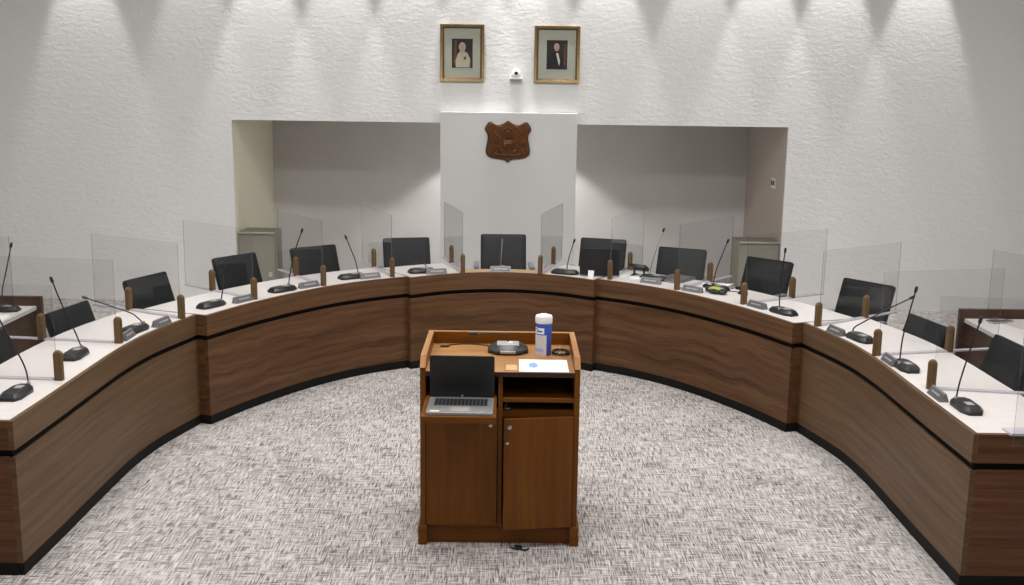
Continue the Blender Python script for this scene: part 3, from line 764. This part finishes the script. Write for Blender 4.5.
# ------------------------------------------------------------------ lectern
LX0, LX1, LF, LB = -.413, .467, 5.77, 6.45
LZ = 1.01
lec = thing('lectern', 'cherry wood lectern cabinet with two doors on the grey carpet', 'lectern', ((LX0 + LX1) / 2, (LF + LB) / 2, 0))
def lb(name, mat, *boxes, grain='x', bevel=.0015, parent=lec, label=None):
    m = MB()
    for b in boxes: m.box(*b)
    o = m.build(name, mat, parent, world=(parent is lec), grain=grain, bevel=bevel)
    if label: o['label'] = label
    return o
TH = .03
for sx in (LX0, LX1 - TH):
    # side with the sloped front of its raised arm
    pr = [(LF, 0.0), (LB, 0.0), (LB, 1.08), (5.84, 1.08), (LF, 1.03)]
    m = MB(); m.prism(pr, 0, TH, mat=Matrix(((0, 0, 1, sx), (1, 0, 0, 0), (0, 1, 0, 0), (0, 0, 0, 1))))
    m.build('side_panel', M['cherry'], lec, world=True, grain='z', bevel=.0015)
    # solid lighter cap on the arm
    x0, x1 = sx - .001, sx + TH + .001
    m = MB(); cp = [(LF - .001, 1.027), (5.838, 1.0805), (LB + .001, 1.0805), (LB + .001, 1.0835), (5.836, 1.0835), (LF - .004, 1.03)]
    m.prism(cp, 0, TH + .002, mat=Matrix(((0, 0, 1, sx - .001), (1, 0, 0, 0), (0, 1, 0, 0), (0, 0, 0, 1))))
    m.build('arm_cap', M['cherry_light'], lec, world=True, grain='y')
lb('back_panel', M['cherry'], (LX0 + TH, LX1 - TH, LB - .03, LB, 0, 1.08))
lb('back_cap', M['cherry_light'], (LX0 + TH + .001, LX1 - TH - .001, LB - .031, LB + .001, 1.08, 1.0835))
lb('worktop', M['cherry_light'], (LX0 + TH, LX1 - TH, LF + .005, LB - .03, LZ - .028, LZ))
lb('worktop_edge', M['darkin'], (LX0 + TH, LX1 - TH, LF - .001, LF + .005, LZ - .028, LZ - .001))
lb('divider_board', M['cherry'], (.018, .042, LF + .01, LB - .03, .10, LZ - .028), grain='z')
lb('shelf', M['cherry'], (.042, LX1 - TH, LF + .005, LB - .03, .838, .860))
lb('shelf', M['cherry'], (.042, LX1 - TH, LF + .02, LB - .03, .745, .79))
lb('bottom_board', M['cherry'], (LX0 + TH, LX1 - TH, LF + .03, LB - .03, .09, .11))
lb('pullout_tray', M['cherry'], (LX0 + TH + .002, .010, 5.415, 5.98, .838, .8662), (LX0 + TH + .002, .010, 5.405, 5.415, .832, .8662))
lb('tray_back', M['darkin'], (LX0 + TH, .018, 6.0, 6.02, .745, LZ - .028))
dl = lb('door', M['cherry'], (LX0 + TH + .003, .015, LF - .002, LF + .018, .118, .800), grain='z')
m = MB(); m.lathe([(.011, 0), (.011, .006), (.006, .009)], 14, mat=Matrix.Translation((-.022, LF - .002, .705)) @ Matrix.Rotation(PI / 2, 4, 'X')); m.build('lock', M['chrome'], dl, world=False).location = -lec.location
# right door stands ajar, hinged on its outer edge
hx, hy = LX1 - TH - .004, LF + .004; an = math.radians(8.5)
dw = hx - .046
Dm = Matrix.Translation((hx, hy, 0)) @ Matrix.Rotation(an, 4, 'Z')
m = MB(); m.box(-dw, 0, -.018, 0, .118, .762, mat=Dm); dr = m.build('door', M['cherry'], lec, world=True, grain='z', bevel=.0015)
m = MB(); m.lathe([(.012, 0), (.012, .006), (.006, .010)], 14, mat=Dm @ Matrix.Translation((-dw + .03, -.018, .715)) @ Matrix.Rotation(PI / 2, 4, 'X'))
m.build('lock', M['chrome'], dr).location = -lec.location
m = MB(); m.lathe([(.008, 0), (.008, .012), (.009, .016), (.003, .019)], 12, mat=Dm @ Matrix.Translation((-dw + .016, -.018, .63)) @ Matrix.Rotation(PI / 2, 4, 'X'))
m.build('knob', M['chrome'], dr).location = -lec.location
lb('plinth', M['cherry'], (LX0 + .03, LX1 - .03, LF + .03, LF + .05, 0, .09))
lb('plinth_foot', M['cherry'], (LX0 - .012, LX0 + .038, LF - .012, LB + .01, 0, .115), grain='y')
lb('plinth_foot', M['cherry'], (LX1 - .038, LX1 + .012, LF - .012, LB + .01, 0, .115), grain='y')
m = MB(); m.prism([(a - .312, b + 6.335) for a, b in rrect(.055, .045, .02, 6)], LZ, LZ + .004); m.build('cable_grommet', M['black'], lec, world=True)
# laptop on the tray
t = laptop_open((-.180, 5.422, .8665), -.01, 'open silver laptop with dark screen on the pull-out tray of the lectern', w=.350, d=.282, tilt=101, ld_=.250)
lid = [c for c in t.children if c.name.startswith('lid')][0]
T = Matrix.Translation((0, .282 + .004, .014)) @ Matrix.Rotation(math.radians(101), 4, 'X')
m = MB(); m.lathe([(.006, .001), (.006, .0018)], 16, mat=T @ Matrix.Translation((0, .012, 0))); m.build('round_emblem', M['silver'], lid)
m = MB(); m.box(-.155, -.105, .012, .032, .018, .0186); st = m.build('sticker', plain('pale_yellow_sticker', (232, 226, 176), .5), t)
m = MB(); m.box(.11, .125, .02, .03, .018, .0186); m.build('sticker', M['lightblue'], t)
# table microphone
t = thing('table_microphone', 'octagonal black conference microphone with silver panel on the lectern top', 'microphone', (.067, 6.225, LZ))
oc = [(.118 * math.cos(PI / 8 + k * PI / 4) , .105 * math.sin(PI / 8 + k * PI / 4)) for k in range(8)]
oc = [(-.118, -.03), (-.065, -.088), (.065, -.088), (.118, -.03), (.118, .04), (.075, .09), (-.075, .09), (-.118, .04)]
m = MB(); m.prism(oc, 0, .022); m.prism(oc, .022, .050, top=[(a * .68, b * .70 + .01) for a, b in oc]); m.build('base_unit', M['black'], t, bevel=.004)
m = MB(); m.prism([(-.066, -.045), (.066, -.045), (.066, .062), (-.066, .062)], .045, .053, top=[(-.064, -.043), (.064, -.043), (.064, .060), (-.064, .060)]); m.build('silver_panel', M['silver'], t, bevel=.002)
m = MB(); m.box(-.045, .045, -.096, -.080, .012, .026); m.build('front_strip', M['silver'], t, bevel=.002)
m = MB(); P = catmull([(0, .035, .05), (.0, .045, .075), (-.008, .055, .093), (-.05, .065, .096), (-.13, .07, .093), (-.19, .072, .091)], 8); m.tube(P, .0042, 8); gn = m.build('gooseneck', M['black'], t)
m = MB(); m.tube([(-.185, .072, .091), (-.19, .072, .091), (-.225, .073, .089), (-.232, .073, .089)], [.006, .010, .010, .004], 10); m.build('microphone_head', M['black'], gn)
m = MB(); m.ball((.012, .01, .054), .011, 10, 6, sc=(1.6, 1, .4)); m.build('button', M['whiteplastic'], t)
# wipes canister
t = thing('wipes_canister', 'white and blue cleaning wipes canister with white cap on the lectern', 'canister', (.274, 6.18, LZ), -.35); t.scale = (1.1, 1.1, 1.1)
m = MB(); m.lathe([(.040, 0), (.042, .004), (.042, .172), (.040, .176)], 32); m.build('can', M['blue'], t)
m = MB()
def curved(m, a0, a1, z0, z1, r=.0425, n=10):
    V = []; F = []
    for i in range(n + 1):
        a = a0 + (a1 - a0) * i / n
        for rr in (r - .002, r):
            for z in (z0, z1): V.append((rr * math.cos(a), rr * math.sin(a), z))
    for i in range(n):
        p, q = 4 * i, 4 * i + 4
        F += [(p + 2, q + 2, q + 3, p + 3), (p, p + 1, q + 1, q), (p, q, q + 2, p + 2), (p + 1, p + 3, q + 3, q + 1)]
    F += [(0, 2, 3, 1), (4 * n, 4 * n + 1, 4 * n + 3, 4 * n + 2)]
    m.quadmesh(V, F)
curved(m, PI * 1.08, PI * 1.72, .0, .112, .0432); m.build('front_label', M['labelgrey'], t)
m = MB(); curved(m, PI * 1.15, PI * 1.62, .118, .150, .0432); m.build('label_emblem', M['whiteplastic'], t)
m = MB(); curved(m, PI * 1.28, PI * 1.55, .128, .136, .0438); curved(m, PI * 1.20, PI * 1.36, .140, .146, .0438); m.build('label_mark', M['blue'], t)
m = MB(); curved(m, PI * 1.18, PI * 1.6, .022, .040, .0438); m.build('label_band', M['lightblue'], t)
m = MB(); m.lathe([(.044, .172), (.0455, .176), (.0455, .205), (.042, .212), (.026, .214), (.022, .218), (.006, .219)], 32); m.build('cap', M['whiteplastic'], t)
# ring of cable
m = MB(); 
P = [(.378 + .047 * math.cos(2 * PI * k / 28), 6.20 + .060 * math.sin(2 * PI * k / 28), LZ + .009 + (.004 if k % 2 else 0)) for k in range(29)]
m.tube(P, .008, 8, caps=False); tag(m.build('cable_ring', M['black']), 'ring of black cable lying beside the wipes canister on the lectern', 'cable')
# leaflet
t = thing('leaflet', 'white leaflet with a blue picture on the front edge of the lectern', 'paper', (.268, 5.905, LZ))
m = MB(); m.box(-.137, .137, -.128, .135, .0005, .003); m.build('sheet', M['paper'], t)
m = MB()
for k in range(9):
    a = 2 * PI * k / 9
m.prism([(-.058 + (.034 if k % 2 else .022) * math.cos(PI * k / 7), .01 + (.075 if k % 2 else .048) * math.sin(PI * k / 7)) for k in range(14)], .003, .0034); m.build('blue_picture', plain('leaflet_blue', (124, 158, 214), .6, var=.1), t)
m = MB()
for k in range(6): m.box(.0, .105 - (k % 3) * .018, .075 - k * .03, .083 - k * .03, .003, .0034)
m.build('text_lines', plain('leaflet_text', (190, 202, 220), .6), t)
t = thing('card', 'small tan card with a thin red line lying left of the leaflet', 'card', (.083, 5.87, LZ))
m = MB(); m.box(-.030, .036, -.07, .05, .0005, .003); m.build('sheet', M['tan'], t)
m = MB(); m.box(-.031, -.027, -.085, .06, .003, .005); m.build('red_line', M['red'], t)
# cord lying by the plinth
m = MB(); m.tube(catmull([(.10, 5.72, .006), (.14, 5.70, .006), (.16, 5.735, .006), (.12, 5.742, .008), (.17, 5.69, .006), (.20, 5.71, .006)], 6), .005, 6)
tag(m.build('cord', M['black']), 'short black cord lying on the carpet at the foot of the lectern', 'cord')
m = MB(); m.tube(catmull([(-.31, 6.335, LZ + .004), (-.25, 6.38, LZ + .004), (-.16, 6.395, LZ + .004), (-.06, 6.36, LZ + .004), (-.045, 6.32, LZ + .004)], 6), .0035, 6)
tag(m.build('cord', M['keys']), 'thin cord running along the back of the lectern top', 'cord')
# cable hanging in the cupboard gap
m = MB(); m.tube(catmull([(.06, 5.80, .795), (.07, 5.785, .83), (.055, 5.782, .80), (.085, 5.79, .797), (.10, 5.83, .796)], 6), .006, 6)
tag(m.build('cord', M['black']), 'black cord lying on the lower shelf of the lectern behind the ajar door', 'cord')
m = MB(); m.box(.30, .335, 6.05, 6.09, .860, .876); m.box(.304, .331, 6.047, 6.05, .863, .872)
tag(m.build('small_box', M['steel'], bevel=.002), 'small dark box on the upper shelf inside the lectern', 'box')

# ------------------------------------------------------------------ wall items
def picture(x0, x1, z0, z1, label, person):
    cx = (x0 + x1) / 2; w = x1 - x0; h = z1 - z0
    t = thing('framed_portrait', label, 'picture', (cx, WY, z0), 0, 'framed portraits on the wall')
    fw = .046
    def ring(name, a0, a1, y0, y1, mat, yi=None):
        m = MB(); o = [(-w / 2 + a0, a0), (w / 2 - a0, a0), (w / 2 - a0, h - a0), (-w / 2 + a0, h - a0)]; i_ = [(-w / 2 + a1, a1), (w / 2 - a1, a1), (w / 2 - a1, h - a1), (-w / 2 + a1, h - a1)]
        yi = y1 if yi is None else yi
        V = [(p[0], y0, p[1]) for p in o] + [(p[0], y1, p[1]) for p in o] + [(p[0], yi, p[1]) for p in i_] + [(p[0], y0, p[1]) for p in i_]
        F = []
        for k in range(4):
            n = (k + 1) % 4
            F += [(k, n, 4 + n, 4 + k), (4 + k, 4 + n, 8 + n, 8 + k), (8 + k, 8 + n, 12 + n, 12 + k), (12 + k, 12 + n, n, k)]
        m.quadmesh(V, F); return m.build(name, mat, t, bevel=.003)
    ring('frame', 0, fw * .62, -.001, -.042, M['gold'], -.034); ring('frame_slip', fw * .62, fw, -.001, -.030, M['goldin'], -.020)
    m = MB(); m.box(-w / 2 + fw * .8, w / 2 - fw * .8, -.014, -.002, fw * .8, h - fw * .8); m.build('mount', M['mat'], t)
    pw, ph = w * .31, h * .245; pc = h * .495
    m = MB(); m.box(-pw - .022 if False else -pw * .5 - .045, pw * .5 + .045, -.0155, -.014, pc - ph * .62 - .05, pc + ph * .62 + .05); m.build('print_border', M['matwhite'], t)
    b0, b1 = pc - .16, pc + .16; a = .118
    mats = [M['printbg'], M['skin'], M['printcream'], M['printgrey'], M['printblack'], M['printred'], M['matwhite']]
    m = MB(); m.box(-a, a, -.0165, -.0155, b0, b1, mi=0)
    def blob(cx_, cz, rx, rz, mi, y, n=18):
        m.prism([(cx_ + rx * math.cos(2 * PI * k / n), cz + rz * math.sin(2 * PI * k / n)) for k in range(n)], 0, .0006, mi=mi,
                mat=Matrix(((1, 0, 0, 0), (0, 0, -1, y), (0, 1, 0, 0), (0, 0, 0, 1))))
    def poly(P, mi, y):
        m.prism(P, 0, .0006, mi=mi, mat=Matrix(((1, 0, 0, 0), (0, 0, -1, y), (0, 1, 0, 0), (0, 0, 0, 1))))
    Y = -.0165; z = lambda v: b0 + v * .32
    if person == 'cream':
        poly([(-.10, z(.1)), (-.065, z(.1)), (-.06, z(.95)), (-.085, z(.95))], 5, Y)
        poly([(-.072, z(.02)), (.085, z(.02)), (.09, z(.3)), (.062, z(.5)), (.02, z(.58)), (-.02, z(.58)), (-.05, z(.48)), (-.075, z(.25))], 2, Y - .0003)
        blob(0, z(.72), .038, .052, 3, Y - .0006); blob(.0, z(.69), .026, .038, 1, Y - .0009); poly([(-.014, z(.52)), (.014, z(.52)), (.012, z(.62)), (-.012, z(.62))], 1, Y - .0008)
        blob(.03, z(.34), .014, .018, 5, Y - .0009)
    else:
        poly([(.075, z(.15)), (.10, z(.15)), (.10, z(.85)), (.08, z(.9))], 5, Y)
        poly([(-.117, z(.01)), (.07, z(.01)), (.07, z(.3)), (.05, z(.5)), (.0, z(.6)), (-.06, z(.56)), (-.1, z(.4))], 4, Y - .0003)
        poly([(-.012, z(.56)), (.014, z(.56)), (.034, z(.3)), (.026, z(.12)), (.008, z(.3))], 6, Y - .0006)
        blob(-.005, z(.77), .030, .042, 3, Y - .0006); blob(-.003, z(.745), .026, .040, 1, Y - .0009)
    m.build('portrait_print', mats, t, smooth=10)
    # ordinary picture glass
    m = MB(); m.box(-w / 2 + fw * .9, w / 2 - fw * .9, -.0215, -.0195, fw * .9, h - fw * .9); m.build('picture_glass', M['plexi'], t)
    return t
picture(-.75, -.255, 2.56, 3.19, 'gilt framed portrait of a person in a cream outfit, left of the camera', 'cream')
picture(.305, .815, 2.56, 3.185, 'gilt framed portrait of a person in a dark suit, right of the camera', 'dark')

# small wall camera on its bracket
t = thing('security_camera', 'small white dome camera on a bracket between the two portraits', 'camera', (.105, WY, 2.58))
m = MB(); m.box(-.07, .07, -.11, -.001, .0, .035); m.build('bracket', M['cam'], t, bevel=.004)
m = MB(); m.box(-.072, .072, -.113, -.11, .004, .013); m.build('dark_strip', M['plate'], t)
m = MB(); m.lathe([(.052, 0), (.056, .01), (.056, .035), (.05, .062), (.036, .084), (.016, .096), (.003, .098)], 24, mat=Matrix.Translation((0, -.058, .035))); m.build('dome', M['cam'], t)
m = MB(); m.ball((0, -.105, .082), .022, 14, 10); m.build('lens', M['black'], t)

# carved shield plaque
SY = WY - .12
t = thing('shield_plaque', 'carved brown wooden shield plaque on the white pier', 'plaque', (.022, SY, 1.67))
half = [(0, .47), (.035, .445), (.075, .425), (.12, .418), (.155, .432), (.185, .452), (.215, .45), (.24, .42), (.262, .38), (.255, .35), (.235, .32), (.228, .28), (.236, .22), (.245, .17), (.25, .12), (.235, .08), (.19, .052), (.13, .04), (.07, .034), (.03, .022), (0, -.005)]
out = half + [(-a, b) for a, b in half[-2:0:-1]]
sp = catmull([Vector(p) for p in out] + [Vector(out[0])], 3)[:-1]
sp = [(p.x, p.y) for p in sp][::-1]
SM = Matrix(((1, 0, 0, 0), (0, 0, -1, 0), (0, 1, 0, 0), (0, 0, 0, 1)))
def scl(P, f): return [(x * f, .225 + (y - .225) * f) for x, y in P]
m = MB(); m.prism(sp, .001, .022, mat=SM); m.build('backing_board', M['shieldrim'], t, bevel=.004)
m = MB(); m.prism(scl(sp, .955), .022, .032, mat=SM, top=scl(sp, .92)); m.build('shield_face', M['shield'], t)
m = MB()
def rel(pts, r, y=.034): m.tube([(a, -y, b) for a, b in pts], r, 8)
ins = [(-.055, .26), (.055, .26), (.055, .17), (.03, .125), (0, .108), (-.03, .125), (-.055, .17)]
m.prism(ins[::-1], .032, .044, mat=SM, top=[(a * .85, .19 + (b - .19) * .85) for a, b in ins[::-1]])
for s in (-1, 1):
    rel(catmull([Vector((s * .075, .12)), Vector((s * .10, .17)), Vector((s * .085, .23)), Vector((s * .11, .29)), Vector((s * .145, .33)), Vector((s * .12, .36))], 5), [.016 - .010 * k / 25 for k in range(26)])
    rel(catmull([Vector((s * .085, .23)), Vector((s * .14, .25)), Vector((s * .165, .30))], 5), .008)
    rel(catmull([Vector((s * .10, .17)), Vector((s * .15, .16)), Vector((s * .17, .11))], 5), .009)
    rel(catmull([Vector((s * .02, .30)), Vector((s * .05, .335)), Vector((s * .035, .375)), Vector((0, .39))], 5), .009)
    rel(catmull([Vector((s * .05, .335)), Vector((s * .09, .375)), Vector((s * .07, .40))], 5), .006)
rel([(-.05, .285), (.05, .285)], .010); rel([(-.045, .21), (.045, .21)], .006, .046)
rel(catmull([Vector((-.15, .10)), Vector((-.08, .075)), Vector((0, .085)), Vector((.08, .075)), Vector((.15, .10))], 6), .014)
m.ball((0, -.034, .405), .012, 10, 6); m.ball((0, -.036, .335), .02, 10, 6)
m.build('carved_relief', M['shield'], t, smooth=60)

# switch plate on the right-hand wall of the recess
t = thing('wall_switch', 'small switch plate with dark buttons on the side wall of the recess', 'switch', (OX1, 13.05, 1.36))
m = MB(); m.box(-.010, -.001, -.10, .10, -.005, .115); m.build('plate', M['cam'], t, bevel=.002)
for q in (-.045, .05):
    m = MB(); m.box(-.016, -.010, q - .022, q + .022, .03, .085); m.build('button', M['black'], t)

# ------------------------------------------------------------------ lights
def spot_lamp(x, i, energy, blend=.42, size=38, y=WY - .23):
    lab = 'white recessed wall-washer lamp in the ceiling, number %s from the left' % i
    t = thing('ceiling_downlight', 'white round downlight in the ceiling close to the rough wall', 'lamp', (x, y, ZC), 0, 'wall-washing downlights')
    m = MB(); m.lathe([(.055, -.002), (.075, -.008), (.078, -.001), (.055, -.0005)], 20); m.build('trim_ring', M['cam'], t)
    m = MB(); m.lathe([(.05, -.003), (.05, -.001)], 20); m.build('lens', M['lamp'], t)
    l = bpy.data.lights.new('downlight_beam', 'SPOT'); l.energy = energy; l.spot_size = math.radians(size); l.spot_blend = blend; l.shadow_soft_size = .035; l.color = (1, .992, .978)
    o = bpy.data.objects.new('downlight_beam', l); COL.objects.link(o); o.parent = t
    o.location = (0, 0, -.012)
    d = Vector((0, .0, -1.0)); o.rotation_euler = d.to_track_quat('-Z', 'Y').to_euler()
SPX = [(-4.72, 1.0), (-3.5, .55), (-2.72, 1.1), (-1.88, 1.0), (-1.08, .9), (-.36, .9), (.10, .5), (.36, .8), (1.12, 1.05), (2.12, .7), (2.86, 1.1), (3.66, 1.0), (4.62, 1.1)]
for i, (x, k) in enumerate(SPX): spot_lamp(x, i, 240 * k)
def panel(x, y, e, sx=1.2, sy=.6):
    t = thing('ceiling_panel_light', 'flat square light panel in the room ceiling', 'lamp', (x, y, ZC), 0, 'ceiling light panels')
    m = MB(); m.box(-sx / 2, sx / 2, -sy / 2, sy / 2, -.012, -.001); m.build('diffuser', M['panel_light'], t)
    m = MB()
    for a, b in ((-1, 0), (1, 0), (0, -1), (0, 1)):
        if a: m.box(a * sx / 2 - .02, a * sx / 2 + .02, -sy / 2 - .02, sy / 2 + .02, -.018, -.001)
        else: m.box(-sx / 2, sx / 2, b * sy / 2 - .02, b * sy / 2 + .02, -.018, -.001)
    m.build('frame', M['cam'], t)
    l = bpy.data.lights.new('panel_glow', 'AREA'); l.shape = 'RECTANGLE'; l.size = sx; l.size_y = sy; l.energy = e; l.color = (1, .992, .978)
    o = bpy.data.objects.new('panel_glow', l); COL.objects.link(o); o.parent = t; o.location = (0, 0, -.03)
for x, y, e in ((-2.8, 2.4, 15), (0, 2.4, 15), (2.8, 2.4, 15), (-2.8, 5.0, 78), (0, 5.0, 55), (2.8, 5.0, 84), (-3.0, 8.0, 85), (0, 8.0, 85), (3.0, 8.0, 85)):
    panel(x, y, e)

def recess_lamp(x, y, e, size, label):
    t = thing('recess_downlight', label, 'lamp', (x, y, OZ), 0)
    m = MB(); m.lathe([(.045, -.002), (.06, -.006), (.062, -.001), (.045, -.0005)], 20); m.build('trim_ring', M['cam'], t)
    m = MB(); m.lathe([(.04, -.003), (.04, -.001)], 20); m.build('lens', M['lamp'], t)
    l = bpy.data.lights.new('downlight_beam', 'SPOT'); l.energy = e; l.spot_size = math.radians(size); l.spot_blend = .25; l.shadow_soft_size = .05; l.color = (1, .995, .985)
    o = bpy.data.objects.new('downlight_beam', l); COL.objects.link(o); o.parent = t; o.location = (0, 0, -.012)
recess_lamp(.03, 14.2, 300, 116, 'small round downlight in the recess ceiling behind the white pier')
w = bpy.data.worlds.new('world'); bpy.context.scene.world = w; w.use_nodes = True
bg = w.node_tree.nodes['Background']; bg.inputs[0].default_value = (.9, .92, 1, 1); bg.inputs[1].default_value = .05

sc = bpy.context.scene
sc.view_settings.view_transform = 'Standard'; sc.view_settings.look = 'None'; sc.view_settings.gamma = 1; sc.view_settings.exposure = -0.2
sc.view_settings.use_curve_mapping = False
